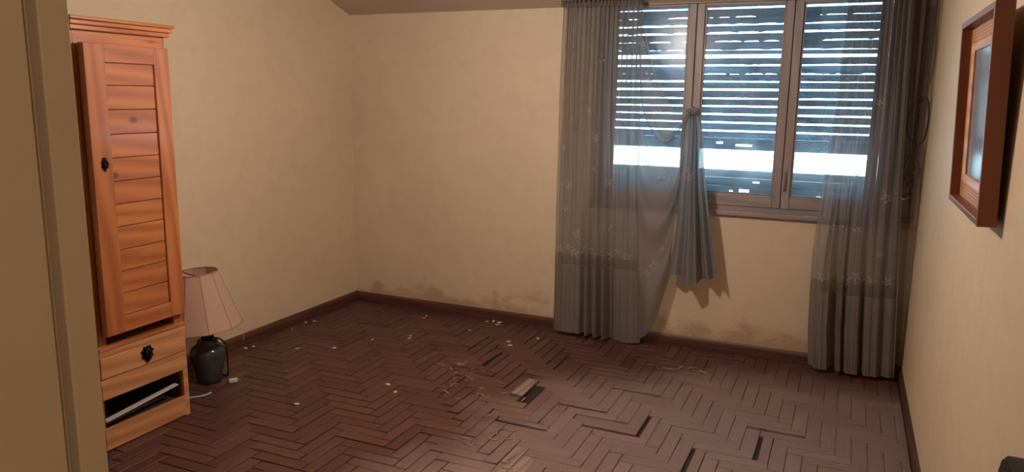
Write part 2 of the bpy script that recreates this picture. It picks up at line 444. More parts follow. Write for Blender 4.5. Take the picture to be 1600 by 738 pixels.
for i in range(-90, 90):
    for j in range(-14, 15):
        for kind in (0, 1):
            bx = OX + i * PW + j * 4 * PW; by = OY - i * PW + j * 4 * PW
            if kind == 0: r = [bx, bx + PL, by, by + PW]
            else: r = [bx + PL, bx + PL + PW, by, by + PL]
            x0, x1, y0, y1 = max(r[0], .019), min(r[1], W - .019), max(r[2], .63), min(r[3], D - .019)
            if x1 - x0 < .012 or y1 - y0 < .012: continue
            planks.append((kind, x0, x1, y0, y1))
uniq = {}
for pk in planks: uniq[tuple(round(v, 3) for v in pk)] = pk
planks = list(uniq.values())
items = []
for kind, x0, x1, y0, y1 in planks:
    if any(x0 < a < x1 and y0 < b < y1 for a, b in missing): continue
    cx, cy = (x0 + x1) / 2, (y0 + y1) / 2
    L, Wd = (x1 - x0, y1 - y0) if kind == 0 else (y1 - y0, x1 - x0)
    if any(x0 < a < x1 and y0 < b < y1 for a, b in narrow):
        Wd -= .022
        if kind == 0: cy += .010
        else: cx += .010
    rot = (0, 0, 0 if kind == 0 else PI / 2)
    rz = random.gauss(0, .0035)
    # lifted, buckled strip that runs across the middle of the floor
    s = cx + cy; dd = abs((cx - 1.95) + 0.55 * (cy - 3.6))
    bk = max(0, 1 - dd / .42) * (1 if 2.6 < cy < 4.6 else 0)
    tx = random.gauss(0, .006 + .050 * bk); ty = random.gauss(0, .0022 + .014 * bk)
    z = random.gauss(0, .0010) + .004 * bk
    if any(x0 < a < x1 and y0 < b < y1 for a, b in loose):
        tx, ty, z, rz = .10, .05, .010, .05
    if any(x0 < a < x1 and y0 < b < y1 for a, b in sunken): z, tx = -.007, .02
    pp = project((cx, cy, 0))
    area = -1
    if pp and -20 < pp[0] < 1620 and pp[1] < 760:
        hidden = pp[0] < 170 or (pp[0] < 292 and cx < .62) or (866 < pp[0] < 960 and pp[1] < 515) or (1270 < pp[0] < 1400 and pp[1] < 575)
        if not hidden: area = L * Wd / pp[2] ** 3
    items.append((area, cx, cy, z, (tx, ty, rot[2] + rz), L, Wd))
items.sort(key=lambda t: -t[0])
sv, sf, suv = [], [], []
for k, (area, cx, cy, z, rot, L, Wd) in enumerate(items):
    isb = area > 0 and any(abs(cx - a) < (L if abs(rot[2]) < .5 else Wd) / 2 and abs(cy - b) < (Wd if abs(rot[2]) < .5 else L) / 2 for a, b in bare)
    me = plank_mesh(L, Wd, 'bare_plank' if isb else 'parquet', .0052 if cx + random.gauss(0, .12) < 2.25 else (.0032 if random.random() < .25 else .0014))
    mw = Matrix.Translation((cx, cy, z)) @ Matrix.Rotation(rot[2], 4, 'Z') @ Matrix.Rotation(rot[0], 4, 'X') @ Matrix.Rotation(rot[1], 4, 'Y')
    if k < 300 and area > 0 or isb:
        o = bpy.data.objects.new('plank', me); COL.objects.link(o); o.parent = floor
        o.matrix_basis = mw
    else:
        base = len(sv)
        for v in me.vertices: sv.append(tuple(mw @ v.co)); 
        for p in me.polygons:
            sf.append(tuple(base + q for q in p.vertices))
            suv += [(me.vertices[q].co.x, me.vertices[q].co.y) for q in p.vertices]
me = bpy.data.meshes.new('plank_field'); me.from_pydata(sv, [], sf)
ul = me.uv_layers.new(name='UVMap')
for q, uvv in zip(ul.data, suv): q.uv = uvv
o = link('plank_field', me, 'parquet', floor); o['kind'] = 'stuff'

# ---------------------------------------------------------------- window
win = empty('window_1', ((WX0 + WX1) / 2, D, WZ0)); struct(win, 'three-sash window with worn pinkish grey wooden frame')
def wp(o): return keep(o, win)
FY0, FY1 = D - .012, D + .075
wp(boxes('frame', [(WX0 - .045, WX0 + .035, FY0, FY1, WZ0 - .02, WZ1 + .03), (WX1 - .035, WX1 + .045, FY0, FY1, WZ0 - .02, WZ1 + .03),
                   (WX0 + .035, WX1 - .035, FY0, FY1, WZ1 - .002, WZ1 + .03), (WX0 + .035, WX1 - .035, FY0, FY1, WZ0 - .02, WZ0 + .03)], 'window_h', bev=.004))
wp(box('window_sill', WX0 - .06, W - .03, D - .035, D + .02, .952, .985, 'window_h', bev=.006))
sash_x = [(WX0 + .038, 2.724), (2.728, 3.322), (3.326, WX1 - .038)]
SZ0, SZ1 = WZ0 + .032, WZ1 - .003
for k, (a, b) in enumerate(sash_x):
    st = .050; br = .078; tr = .018
    y0, y1 = D - .018, D + .03
    pane = wp(box('pane', a + st - .006, b - st + .006, D + .006, D + .010, SZ0 + br - .006, SZ1 - tr + .006, 'glass'))
    for nm, xx0, xx1, z0, z1, mt in (('stile', a, a + st, SZ0, SZ1, 'window'), ('stile', b - st, b, SZ0, SZ1, 'window'),
                                     ('rail', a + st, b - st, SZ0, SZ0 + br, 'window_h'), ('rail', a + st, b - st, SZ1 - tr, SZ1, 'window_h')):
        wp(box(nm, xx0, xx1, y0, y1, z0, z1, mt, bev=.005))
    # thin beads round the glass
    bd = .012
    wp(boxes('glazing_bead', [(a + st, a + st + bd, y0 + .012, D + .005, SZ0 + br, SZ1 - tr), (b - st - bd, b - st, y0 + .012, D + .005, SZ0 + br, SZ1 - tr),
                              (a + st, b - st, y0 + .012, D + .005, SZ0 + br, SZ0 + br + bd)], 'window', bev=.003))
for x in (2.726, 3.324): wp(box('mullion', x - .022, x + .022, D + .031, D + .06, WZ0 + .03, WZ1, 'window', bev=.003))
# cremone bolt on the right sash
wp(box('bolt_plate', 3.335, 3.352, D - .024, D - .018, 1.13, 1.27, 'steel', bev=.002))
wp(tube('bolt', [(3.343, D - .03, 1.14), (3.343, D - .032, 1.20), (3.343, D - .03, 1.26)], .006, 'steel'))
# casing between window and right wall
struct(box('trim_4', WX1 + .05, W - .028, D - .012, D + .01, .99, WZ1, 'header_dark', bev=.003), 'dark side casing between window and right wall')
sb = box('shutter_strap_box', 4.005, 4.055, D - .032, D - .0125, 1.02, 1.20, 'window', bev=.006)
tag(sb, 'small pale shutter strap box right of the window behind the curtain', 'strap box')
st = box('strap', 4.024, 4.036, D - .020, D - .016, 1.20, 2.30, 'window'); st.parent = sb

# ---------------------------------------------------------------- roller shutter, every slat a part
SY = D + .14
sh = empty('roller_shutter', ((WX0 + WX1) / 2, SY, WZ0)); tag(sh, 'old grey roller shutter with broken slats leaking daylight outside the window', 'shutter')
zt = [2.345, 2.292, 2.238, 2.186, 2.134, 2.082, 2.027, 1.978, 1.925, 1.872, 1.820, 1.766, 1.710, 1.658, 1.604, 1.550, 1.494, 1.452, 1.374]
gaps = [.010, .006, .011, .012, .007, .006, .022, .011, .006, .010, .013, .010, .011, .012, .011, .011, .0005, .0]
def slat(z0, z1, dash, seed, tilt=0.0, hole=None):
    nx = 90; prof = 6
    bm = bmesh.new(); rows = []
    for i in range(nx + 1):
        x = WX0 - .05 + (WX1 - WX0 + .1) * i / nx
        nn = noise.noise(Vector((x * 9, seed * 3.7, 0))) + .6 * noise.noise(Vector((x * 31, seed * 5.1, 2)))
        drop = dash * (1.0 if nn > .12 else (.35 if nn > -.05 else 0))
        zz0 = z0 - drop + tilt * (x - 3.0); zz1 = z1 + tilt * (x - 3.0)
        row = []
        for j in range(prof + 1):
            t = j / prof
            row.append((x, SY - .009 * math.sin(PI * t) + .002 * noise.noise(Vector((x * 4, seed, t))), zz0 + (zz1 - zz0) * t))
        rows.append(row)
    F = [[bm.verts.new(p) for p in r] for r in rows]
    B = [[bm.verts.new((p[0], p[1] + .005, p[2])) for p in r] for r in rows]
    for i in range(nx):
        xm = (rows[i][0][0] + rows[i + 1][0][0]) / 2
        for j in range(prof):
            if hole and any(abs(xm - hx) < hw and hj0 <= j <= hj1 for hx, hw, hj0, hj1 in hole): continue
            bm.faces.new((F[i][j], F[i + 1][j], F[i + 1][j + 1], F[i][j + 1]))
            bm.faces.new((B[i][j], B[i][j + 1], B[i + 1][j + 1], B[i + 1][j]))
        bm.faces.new((F[i][0], B[i][0], B[i + 1][0], F[i + 1][0])); bm.faces.new((F[i][prof], F[i + 1][prof], B[i + 1][prof], B[i][prof]))
    return keep(bm_obj('slat', bm, 'slat', None, True), sh)
dashes = [0, .0075, .004, .008, .008, .005, 0, .003, .008, .002, 0, .002, .001, .002, 0, 0, 0, 0]
for k in range(len(zt) - 1):
    top, bot = zt[k], zt[k + 1]
    hole = [(3.05, .05, 2, 2), (2.9, .02, 3, 3)] if k == 17 else None
    slat(bot + gaps[k], top, dashes[k] if gaps[k] > .002 else 0, k + 1, random.gauss(0, .0022) if gaps[k] > .002 else 0, hole)
low = [1.240, 1.186, 1.130, 1.074, 1.018, .960]
for k in range(5):
    slat(low[k + 1] + (.0005 if k else .0008), low[k], 0, 40 + k, 0, [(3.07, .03, 2, 3), (2.99, .012, 2, 2), (3.55, .02, 1, 1)] if k in (2,) else ([(3.16, .02, 3, 3)] if k == 1 else None))
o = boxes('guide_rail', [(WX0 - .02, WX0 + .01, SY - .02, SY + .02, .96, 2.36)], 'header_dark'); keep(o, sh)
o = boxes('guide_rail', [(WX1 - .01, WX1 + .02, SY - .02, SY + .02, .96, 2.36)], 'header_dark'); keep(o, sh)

# ================================================================ CURTAINS
def flower(bm, c, r, rot, n=5):
    c = Vector(c)
    def ell(cx, cz, a, b, ang):
        vs = []
        for i in range(8):
            t = 2 * PI * i / 8; x = a * math.cos(t); z = b * math.sin(t)
            vs.append(bm.verts.new(c + Vector((cx + x * math.cos(ang) - z * math.sin(ang), 0, cz + x * math.sin(ang) + z * math.cos(ang)))))
        bm.faces.new(vs)
    for i in range(n):
        ang = rot + 2 * PI * i / n
        q = random.uniform(.75, 1.15); ell(r * .58 * math.cos(ang), r * .58 * math.sin(ang), r * .38 * q, r * .30 * q, ang)
    ell(0, 0, r * .15, r * .15, 0)
    for q in (-1, 1):
        ang = rot + q * .5 + PI / n; ell(r * 1.25 * math.cos(ang), r * 1.25 * math.sin(ang), r * .36, r * .13, ang + q * .5)

# ---- left curtain: hanging panel + swag pulled up to the window catch + tail
lc = empty('lace_curtain', (2.15, 5.01, 0.0))
tag(lc, 'torn grey sheer curtain left of the window with its side knotted up on the frame', 'curtain', 'sheer window curtains')
CY = 5.01
ml = [(0.0, 1.826), (.58, 1.825), (1.05, 1.827), (1.72, 1.828), (2.36, 1.842)]
mr_ = [(0.0, 2.478), (.64, 2.445), (1.08, 2.42), (1.51, 2.40), (1.93, 2.39), (2.36, 2.386)]
foldsL = [(0, -.01), (.04, .022), (.18, .045), (.32, .045), (.352, -.025), (.40, .050), (.452, -.02), (.50, .056), (.555, -.028), (.60, .056), (.655, -.045), (.71, .0), (.85, .030), (.93, .018), (1, .0)]
def left_pt(s, z):
    v = 1 - z / 2.345
    x = lin_table(ml, z) + s * (lin_table(mr_, z) - lin_table(ml, z))
    gw = 1 - sstep(.02, .60, v)
    g = .016 * math.sin(2 * PI * 17 * s + 2.2 * math.sin(5 * s)) + .007 * math.sin(2 * PI * 29 * s + 1)
    mid = .022 * math.sin(2 * PI * 8.5 * s + 1.3 * math.sin(7 * s) + .5 * v)
    b = lerp_table(foldsL, s)
    mw_ = math.exp(-((v - .42) / .25) ** 2)
    d = g * (gw * .85 + .15) + mid * mw_ * .7 + b * sstep(.25, .95, v)
    x += .010 * math.cos(2 * PI * 17 * s) * gw
    return Vector((x, CY - d, z))
def L_(o): return keep(o, lc)
L_(grid('panel', 230, 70, lambda s, t: left_pt(s, .610 + t * (2.335 - .610)), 'sheer'))
L_(grid('shadow_band', 230, 5, lambda s, t: left_pt(s, .535 + t * .075), 'sheer_shadow'))  # strip darkened in colour to stand for shade above the hem
L_(grid('hem', 230, 24, lambda s, t: left_pt(s, .022 + .012 * math.sin(6 * s) + t * (.535 - .022 - .012 * math.sin(6 * s))), 'sheer_hem'))
# gathered heading ruffle
L_(grid('heading_ruffle', 160, 6, lambda s, t: Vector((1.832 + .56 * s, CY - .014 - (.012 + .012 * t) * math.sin(2 * PI * 21 * s + 3 * math.sin(9 * s)), 2.308 + .045 * t)), 'sheer_hem'))
SWY = D - .15
bL = [(2.386, 2.30), (2.385, 2.213), (2.392, 2.051), (2.412, 1.805), (2.447, 1.598), (2.571, 1.425), (2.673, 1.50), (2.752, 1.625)]
bR = [(2.398, 2.30), (2.402, 2.213), (2.433, 2.091), (2.506, 1.887), (2.577, 1.724), (2.632, 1.645), (2.698, 1.640), (2.758, 1.650)]
def swag_top(s, t):
    a = interp(bL, t); b = interp(bR, t)
    k = math.sin(PI * min(1, t * 1.02))
    d = .030 * math.sin(PI * s) * k + .010 * math.sin(2 * PI * 3 * s + 4 * t) * k
    return Vector((a[0] + (b[0] - a[0]) * s, SWY - d, a[1] + (b[1] - a[1]) * s))
L_(grid('upper_swag', 24, 60, swag_top, 'sheer'))
L_(tube('swag_edge', [(x, SWY - .008, z) for x, z in bL[2:]], .004, 'sheer', seg=6))
cT = [(2.400, 1.60), (2.475, 1.395), (2.576, 1.330), (2.658, 1.390), (2.716, 1.59)]
cB = [(2.470, .045), (2.527, .098), (2.588, .223), (2.636, .406), (2.668, .534)]
cR = [(2.716, 1.59), (2.704, 1.229), (2.684, .973), (2.668, .667), (2.668, .534)]
cL = [(2.400, 1.60), (2.408, 1.2), (2.425, .80), (2.450, .40), (2.470, .045)]
def swag_low(s, t):
    T = interp(cT, s); B_ = interp(cB, s); Lf = interp(cL, t); Rt = interp(cR, t)
    P = []
    for k in (0, 1):
        c00, c10, c01, c11 = cL[0][k], cR[0][k], cL[-1][k], cR[-1][k]
        P.append((1 - t) * T[k] + t * B_[k] + (1 - s) * Lf[k] + s * Rt[k] - ((1 - s) * (1 - t) * c00 + s * (1 - t) * c10 + (1 - s) * t * c01 + s * t * c11))
    mid = math.sin(PI * s)
    d = .036 * math.sin(2 * PI * 3.6 * t * (1.1 - .35 * t) + .8 * (s - .5) ** 2 * 4) * (.25 + .75 * mid) + .045 * mid * t + .03 * s * (1 - t)
    return Vector((P[0], SWY + .02 - d, P[1]))
L_(grid('lower_swag', 46, 90, swag_low, 'sheer'))
dL = [(2.724, 1.645), (2.712, 1.50), (2.712, 1.357), (2.700, 1.105), (2.683, .805), (2.650, .535)]
dR = [(2.796, 1.640), (2.830, 1.50), (2.843, 1.363), (2.871, 1.158), (2.921, .868), (2.985, .520)]
tailF = [(0, .0), (.16, .055), (.30, .02), (.44, .095), (.60, .06), (.655, -.05), (.70, -.03), (.80, .045), (.92, -.01), (1.0, .035)]
def tail_pt(s, t):
    a = interp(dL, t); b = interp(dR, t)
    z = a[1] + (b[1] - a[1]) * s + (.015 * math.sin(9 * s) - .022 * math.exp(-((s - .5) / .12) ** 2)) * t ** 4
    return Vector((a[0] + (b[0] - a[0]) * s, D - .135 - lerp_table(tailF, s) * (.15 + .9 * t) - .008 * math.sin(30 * s) * (1 - t), z))
L_(grid('tail', 80, 60, tail_pt, 'sheer_tail'))
bm = bmesh.new(); bmesh.ops.create_icosphere(bm, subdivisions=4, radius=1)
for v in bm.verts:
    n_ = 1 + .35 * noise.noise(v.co * 2.3) + .12 * noise.noise(v.co * 6)
    v.co = Vector((2.768 + v.co.x * .042 * n_, D - .165 + v.co.y * .030 * n_, 1.632 + v.co.z * .024 * n_ - .25 * max(0, v.co.x) * .05))
L_(bm_obj('knot', bm, 'sheer_tail', None, True))
L_(grid('knot_flap', 10, 8, lambda s, t: Vector((2.772 + .050 * s, D - .185 - .012 * math.sin(4 * s + 2 * t), 1.652 - .045 * s * s - (.030 * t) * (1 - .6 * s))), 'sheer_tail'))
def embroider(points, fn, parent, xl, xr):
    for x, z, r in points:
        s = (x - lin_table(xl, z)) / (lin_table(xr, z) - lin_table(xl, z))
        bm = bmesh.new(); P = fn(min(max(s, .01), .99), z)
        flower(bm, (P.x, P.y, P.z), r, random.uniform(0, 6))
        for v in bm.verts:       # lay each petal on the cloth
            sv_ = (v.co.x - lin_table(xl, v.co.z)) / (lin_table(xr, v.co.z) - lin_table(xl, v.co.z))
            v.co.y = fn(min(max(sv_, 0), 1), v.co.z).y - .003
        keep(bm_obj('embroidered_flower', bm, 'lace'), parent)
FL = [(1.923, 1.542, .03), (1.990, 1.70, .02), (2.121, 1.438, .028), (1.936, 1.096, .035), (2.055, 1.623, .022), (2.004, .758, .038), (2.205, .798, .03),
      (1.875, .642, .028), (1.940, .660, .026), (1.984, .625, .034), (2.042, .640, .028), (2.104, .640, .026), (2.190, .645, .034), (2.245, .625, .030), (2.30, .65, .026),
      (2.093, .925, .022), (1.903, .934, .022), (2.201, 1.134, .03), (2.10, 1.22, .022), (1.99, 1.86, .026), (2.12, 1.95, .028), (1.90, 2.05, .03), (2.26, 1.60, .02), (2.31, 1.33, .022), (1.88, 1.36, .022), (2.05, 2.14, .022), (2.36, .63, .03)]
embroider(FL, left_pt, lc, ml, mr_)
for s, t, r in ((.5, .10, .045), (.62, .14, .03), (.45, .60, .042), (.62, .55, .02), (.3, .62, .024), (.25, .10, .03)):
    P = swag_low(s, t); bm = bmesh.new(); flower(bm, (P.x, P.y - .012, P.z), r, random.uniform(0, 6), 6); keep(bm_obj('embroidered_flower', bm, 'lace'), lc)
for s, t, r in ((.55, .30, .022), (.5, .45, .026)):
    P = swag_top(s, t); bm = bmesh.new(); flower(bm, (P.x, P.y - .010, P.z), r, random.uniform(0, 6), 6); keep(bm_obj('embroidered_flower', bm, 'lace'), lc)
for s, t, r in ((.38, .50, .030), (.45, .54, .022)):
    P = tail_pt(s, t); bm = bmesh.new(); flower(bm, (P.x, P.y - .012, P.z), r, random.uniform(0, 6), 5); keep(bm_obj('embroidered_flower', bm, 'lace'), lc)

# ---- right curtain
rc = empty('lace_curtain', (3.82, 5.01, 0.0))
tag(rc, 'grey sheer curtain hanging straight in the corner right of the window', 'curtain', 'sheer window curtains')
rl = [(0, 3.578), (.30, 3.555), (.75, 3.545), (1.15, 3.565), (1.74, 3.612), (2.36, 3.620)]
rr = [(0, 4.074), (.60, 4.040), (1.18, 4.004), (1.85, 3.975), (2.36, 3.960)]
foldsR = [(0, -.03), (.05, .0), (.09, .045), (.22, .04), (.27, -.05), (.31, -.045), (.34, .04), (.385, .03), (.41, -.02), (.45, .05), (.58, .05), (.62, -.03), (.66, .045), (.80, .04), (.86, .0), (.93, .02), (1, .005)]
def right_pt(s, z):
    v = 1 - z / 2.345
    x = lin_table(rl, z) + s * (lin_table(rr, z) - lin_table(rl, z))
    gw = 1 - sstep(.02, .55, v)
    g = .016 * math.sin(2 * PI * 13 * s + 2 * math.sin(4 * s)) + .008 * math.sin(2 * PI * 27 * s)
    mid = .026 * math.sin(2 * PI * 6.5 * s + 1.5 * math.sin(6 * s) + v)
    d = g * (gw * .85 + .15) + mid * math.exp(-((v - .40) / .25) ** 2) * .8 + lerp_table(foldsR, s) * sstep(.2, .9, v)
    return Vector((x, CY - d, z))
def R_(o): return keep(o, rc)
R_(grid('panel', 200, 70, lambda s, t: right_pt(s, .605 + t * 1.73), 'sheer'))
R_(grid('shadow_band', 200, 5, lambda s, t: right_pt(s, .53 + t * .075), 'sheer_shadow'))
R_(grid('hem', 200, 24, lambda s, t: right_pt(s, .03 + t * .50), 'sheer_hem'))
R_(tube('side_seam', [right_pt(1, z) for z in (.04, .5, 1.0, 1.5, 2.0, 2.33)], .003, 'lace', seg=6))
def back_layer(s, t):
    z = .05 + t * 2.285; x0 = 3.90 + .05 * (1 - t); x1 = 4.095
    return Vector((x0 + (x1 - x0) * s, 5.055 - .014 * math.sin(2 * PI * 3.2 * s + 1.5 * t) - .006 * math.sin(2 * PI * 8 * s) * t, z))
R_(grid('back_layer', 50, 50, back_layer, 'sheer_thin'))
R_(grid('heading_ruffle', 140, 6, lambda s, t: Vector((3.62 + .47 * s, CY - .014 - (.012 + .012 * t) * math.sin(2 * PI * 18 * s + 3 * math.sin(8 * s)), 2.308 + .045 * t)), 'sheer_hem'))
FR = [(3.656, .941, .024), (3.692, .944, .022), (3.790, .940, .028), (3.616, .624, .028), (3.67, .635, .024), (3.753, .605, .03), (3.801, .652, .032), (3.85, .62, .026), (3.896, .635, .028), (3.98, .632, .03), (3.929, 1.138, .036), (3.759, 1.283, .026), (3.70, 1.55, .022), (3.84, 1.70, .024), (3.92, .80, .02)]
embroider(FR, right_pt, rc, rl, rr)
# rod
rod = empty('curtain_rod', (2.95, CY, 2.322)); tag(rod, 'thin dark curtain rod along the top of the window', 'curtain rod')
keep(tube('rod', [(1.84, CY, 2.343), (2.9, CY, 2.343), (4.10, CY, 2.343)], .008, 'iron'), rod)
for x in (1.86, 2.95, 4.08): keep(box('bracket', x - .008, x + .008, CY - .004, D - .02, 2.326, 2.336, 'iron', bev=.002), rod)

# ---------------------------------------------------------------- cables in the corner
cb = empty('cable_bundle', (4.06, D - .03, 1.2)); tag(cb, 'tangled black cable loops hanging in the corner right of the window', 'cable')
yy = D - .028
CAB = [
 [(4.06, yy, 2.25), (4.055, yy - .01, 1.95), (4.05, yy - .02, 1.72), (4.085, yy - .05, 1.735), (4.103, yy - .06, 1.66), (4.106, yy - .06, 1.58), (4.095, yy - .05, 1.49), (4.06, yy - .02, 1.44), (4.04, yy - .01, 1.36), (4.02, yy - .01, 1.24)],
 [(4.075, yy, 2.25), (4.075, yy - .01, 1.9), (4.02, yy - .02, 1.68), (4.00, yy - .03, 1.58), (4.02, yy - .03, 1.50), (4.06, yy - .02, 1.46), (4.085, yy - .01, 1.40)],
 [(4.05, yy, 2.25), (4.045, yy - .01, 1.8), (4.055, yy - .01, 1.6), (4.035, yy - .02, 1.42), (3.995, yy - .03, 1.28), (4.00, yy - .04, 1.17), (4.04, yy - .04, 1.14), (4.07, yy - .03, 1.20), (4.06, yy - .03, 1.28), (4.01, yy - .03, 1.27)],
 [(4.09, yy, 1.33), (4.05, yy - .03, 1.31), (4.00, yy - .04, 1.24), (4.005, yy - .03, 1.15), (4.05, yy - .03, 1.17), (4.09, yy - .02, 1.22)],
 [(4.03, yy, 1.40), (4.07, yy - .03, 1.375), (4.095, yy - .02, 1.30), (4.07, yy - .02, 1.25), (4.03, yy - .03, 1.23)],
]
for c in CAB: keep(tube('strand', c, .0055, 'cable', seg=6), cb)
keep(tube('pale_strand', [(3.99, yy - .04, 1.165), (4.02, yy - .045, 1.135), (4.055, yy - .04, 1.145)], .005, 'white_plastic', seg=6), cb)

# ================================================================ PINE CABINET
cab = empty('pine_cabinet', (.30, 2.55, 0)); tag(cab, 'tall narrow orange pine cabinet against the left wall', 'cabinet')
def C_(o): return keep(o, cab)
CY0, CY1, CXF = 2.298, 2.803, .566
C_(box('side_panel', .022, CXF, CY0, CY0 + .018, .0, 1.965, 'pine', bev=.002))
C_(box('side_panel', .022, CXF, CY1 - .018, CY1, .0, 1.965, 'pine', bev=.002))
C_(box('back_panel', .022, .030, CY0 + .018, CY1 - .018, .02, 1.96, 'pine_pale'))
C_(box('top_board', .022, CXF, CY0 + .018, CY1 - .018, 1.945, 1.965, 'pine_h'))
C_(box('top_rail', CXF - .02, CXF, CY0 + .018, CY1 - .018, 1.885, 1.945, 'pine_h', bev=.001))
C_(box('face_stile', CXF - .02, CXF, CY0 + .018, CY0 + .055, .515, 1.885, 'pine'))
C_(box('face_stile', CXF - .02, CXF, CY1 - .055, CY1 - .018, .515, 1.885, 'pine'))
for z0, z1, ex in ((1.965, 1.984, .018), (1.986, 2.004, .030), (2.006, 2.020, .040)):
    C_(box('crown_moulding', .022, CXF + ex + .012, CY0 - ex * .6, CY1 + ex * .6, z0, z1 + .0015, 'pine_h', bev=.004))
# door, a little ajar, hinged on the far side
door = box('door', -.010, -.002, -.470, 0, .57, 1.911, 'pine_h')     # backing board
door.location = (0, 0, 0)
C_(door); door.matrix_parent_inverse = Matrix.Identity(4)
door.location = (CXF + .014 - .30, 2.793 - 2.55, 0); door.rotation_euler = (0, 0, math.radians(2.0))
def D_(o): o.parent = door; return o
D_(box('door_stile', -.002, .022, -.470, -.366, .57, 1.911, 'pine', bev=.003))
D_(box('door_stile', -.002, .020, -.088, 0, .57, 1.911, 'pine', bev=.003))
D_(box('door_rail', -.002, .020, -.366, -.088, 1.83, 1.911, 'pine_h', bev=.002))
D_(box('door_rail', -.002, .020, -.366, -.088, .57, .648, 'pine_h', bev=.002))
pz = [1.83, 1.728, 1.618, 1.506, 1.397, 1.289, 1.181, 1.075, .964, .862, .756, .648]
for a, b in zip(pz, pz[1:]):
    D_(box('door_plank', -.002, .010, -.365, -.089, b + .0015, a - .0015, 'pine_h', bev=.003))
def drop_handle(cx, cy, cz, parent, s=1.0, vertical=True):
    """ornate iron plate with a pull"""
    bm = bmesh.new()
    out = [(-.4, 1), (-.15, .82), (0, 1.05), (.15, .82), (.4, 1), (.55, .55), (.85, .35), (.6, 0), (.75, -.4), (.4, -.6), (.25, -.95), (0, -1.15), (-.25, -.95), (-.4, -.6), (-.75, -.4), (-.6, 0), (-.85, .35), (-.55, .55)]
    kx, kz = (.022 * s, .030 * s) if vertical else (.030 * s, .026 * s)
    A = [bm.verts.new((cx, cy + a * kx, cz + b * kz)) for a, b in out]; B = [bm.verts.new((cx + .004, cy + a * kx, cz + b * kz)) for a, b in out]
    n = len(out)
    for i in range(n): bm.faces.new((A[i], A[(i + 1) % n], B[(i + 1) % n], B[i]))
    bm.faces.new(A[::-1]); bm.faces.new(B)
    o = bm_obj('handle_plate', bm, 'iron')
    p = tube('handle_pull', [(cx + .004, cy, cz + .014 * s), (cx + .014, cy - .008 * s, cz + .004 * s), (cx + .018, cy, cz - .016 * s), (cx + .014, cy + .008 * s, cz + .004 * s)], .004 * s, 'iron', closed=True)
    return o, p
for o in drop_handle(.022, -.412, 1.375, door): D_(o)
# lower section
C_(box('ledge', .03, CXF + .020, CY0, CY1 - .001, .497, .515, 'pine_h', bev=.003))
C_(box('front_rail', CXF - .002, CXF + .016, CY0, CY1, .467, .497, 'pine_pale', bev=.001))
dr = C_(box('drawer', CXF - .01, CXF + .020, CY0 + .002, CY1 - .006, .362, .465, 'pine_pale', bev=.003))
for o in drop_handle(CXF + .020, 2.556, .417, dr, 1.55, False):
    o.parent = dr; o.matrix_parent_inverse = Matrix.Identity(4)
C_(box('front_rail', CXF - .002, CXF + .015, CY0, CY1 - .002, .330, .360, 'pine_pale', bev=.001))
C_(box('front_rail', CXF - .002, CXF + .017, CY0, CY1 - .002, .258, .329, 'pine_pale', bev=.002))
C_(box('face_stile', CXF - .002, CXF + .014, CY1 - .030, CY1, .0, .258, 'pine_pale', bev=.001))
C_(box('bottom_panel', CXF - .002, CXF + .017, CY0, CY1 - .031, .006, .112, 'pine_pale', bev=.002))
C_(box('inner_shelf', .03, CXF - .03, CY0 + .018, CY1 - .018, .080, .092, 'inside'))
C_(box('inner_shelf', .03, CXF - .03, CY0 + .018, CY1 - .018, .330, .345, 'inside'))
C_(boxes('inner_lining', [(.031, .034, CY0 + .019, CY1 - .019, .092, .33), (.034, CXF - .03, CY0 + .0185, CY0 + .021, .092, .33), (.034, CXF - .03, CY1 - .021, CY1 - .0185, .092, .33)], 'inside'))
sheet = box('loose_sheet', CXF - .035, CXF - .006, -.225, .205, -.003, .003, 'white_plastic')
C_(sheet); sheet.matrix_parent_inverse = Matrix.Identity(4)
sheet.location = (-.30, 2.55 - 2.55, .160); sheet.rotation_euler = (math.radians(5.0), 0, 0)
sheet['label'] = 'pale edge of a thin board inside the open compartment'

# ================================================================ TABLE LAMP ON THE FLOOR
LX, LY = .315, 3.20
lm = empty('table_lamp', (LX, LY, 0)); tag(lm, 'old table lamp with pinkish shade standing on the floor beside the cabinet', 'lamp')
def T_(o): return keep(o, lm)
T_(lathe('lamp_body', [(.062, .0), (.072, .006), (.076, .05), (.088, .11), (.102, .165), (.103, .19), (.092, .215), (.066, .234), (.056, .242), (.060, .252), (.052, .262)], 'ceramic', None, (LX, LY, 0)))
T_(lathe('lamp_neck', [(.030, .262), (.036, .275), (.044, .30), (.046, .312), (.020, .318), (.016, .40)], 'iron', None, (LX, LY, 0)))
NG = 10
shp = Matrix.Translation((LX, LY, .35)) @ Matrix.Rotation(math.radians(3.5), 4, Vector((.69, -.72, 0))) @ Matrix.Translation((-.012, -.012, 0))
def shade_pt(a, t):
    # straight sided gores
    k = a / (2 * PI) * NG; i = math.floor(k); f = k - i
    a0 = 2 * PI * i / NG; a1 = 2 * PI * (i + 1) / NG
    r = .222 + (.118 - .222) * t
    p = Vector((math.cos(a0), math.sin(a0), 0)).lerp(Vector((math.cos(a1), math.sin(a1), 0)), f)
    p = p.lerp(Vector((math.cos(a), math.sin(a), 0)), .45)
    return shp @ Vector((p.x * r, p.y * r, .325 * t))
bm = bmesh.new(); nseg = NG * 6
Vv = [[bm.verts.new(shade_pt(2 * PI * i / nseg, j / 8)) for i in range(nseg)] for j in range(9)]
for j in range(8):
    for i in range(nseg): bm.faces.new((Vv[j][i], Vv[j][(i + 1) % nseg], Vv[j + 1][(i + 1) % nseg], Vv[j + 1][i]))
shade = T_(bm_obj('lamp_shade', bm, 'shade'))
for t in (0, 1):
    o = tube('shade_ring', [shade_pt(2 * PI * i / 40, t) for i in range(40)], .0035, 'shade_trim', closed=True, res=2); o.parent = shade
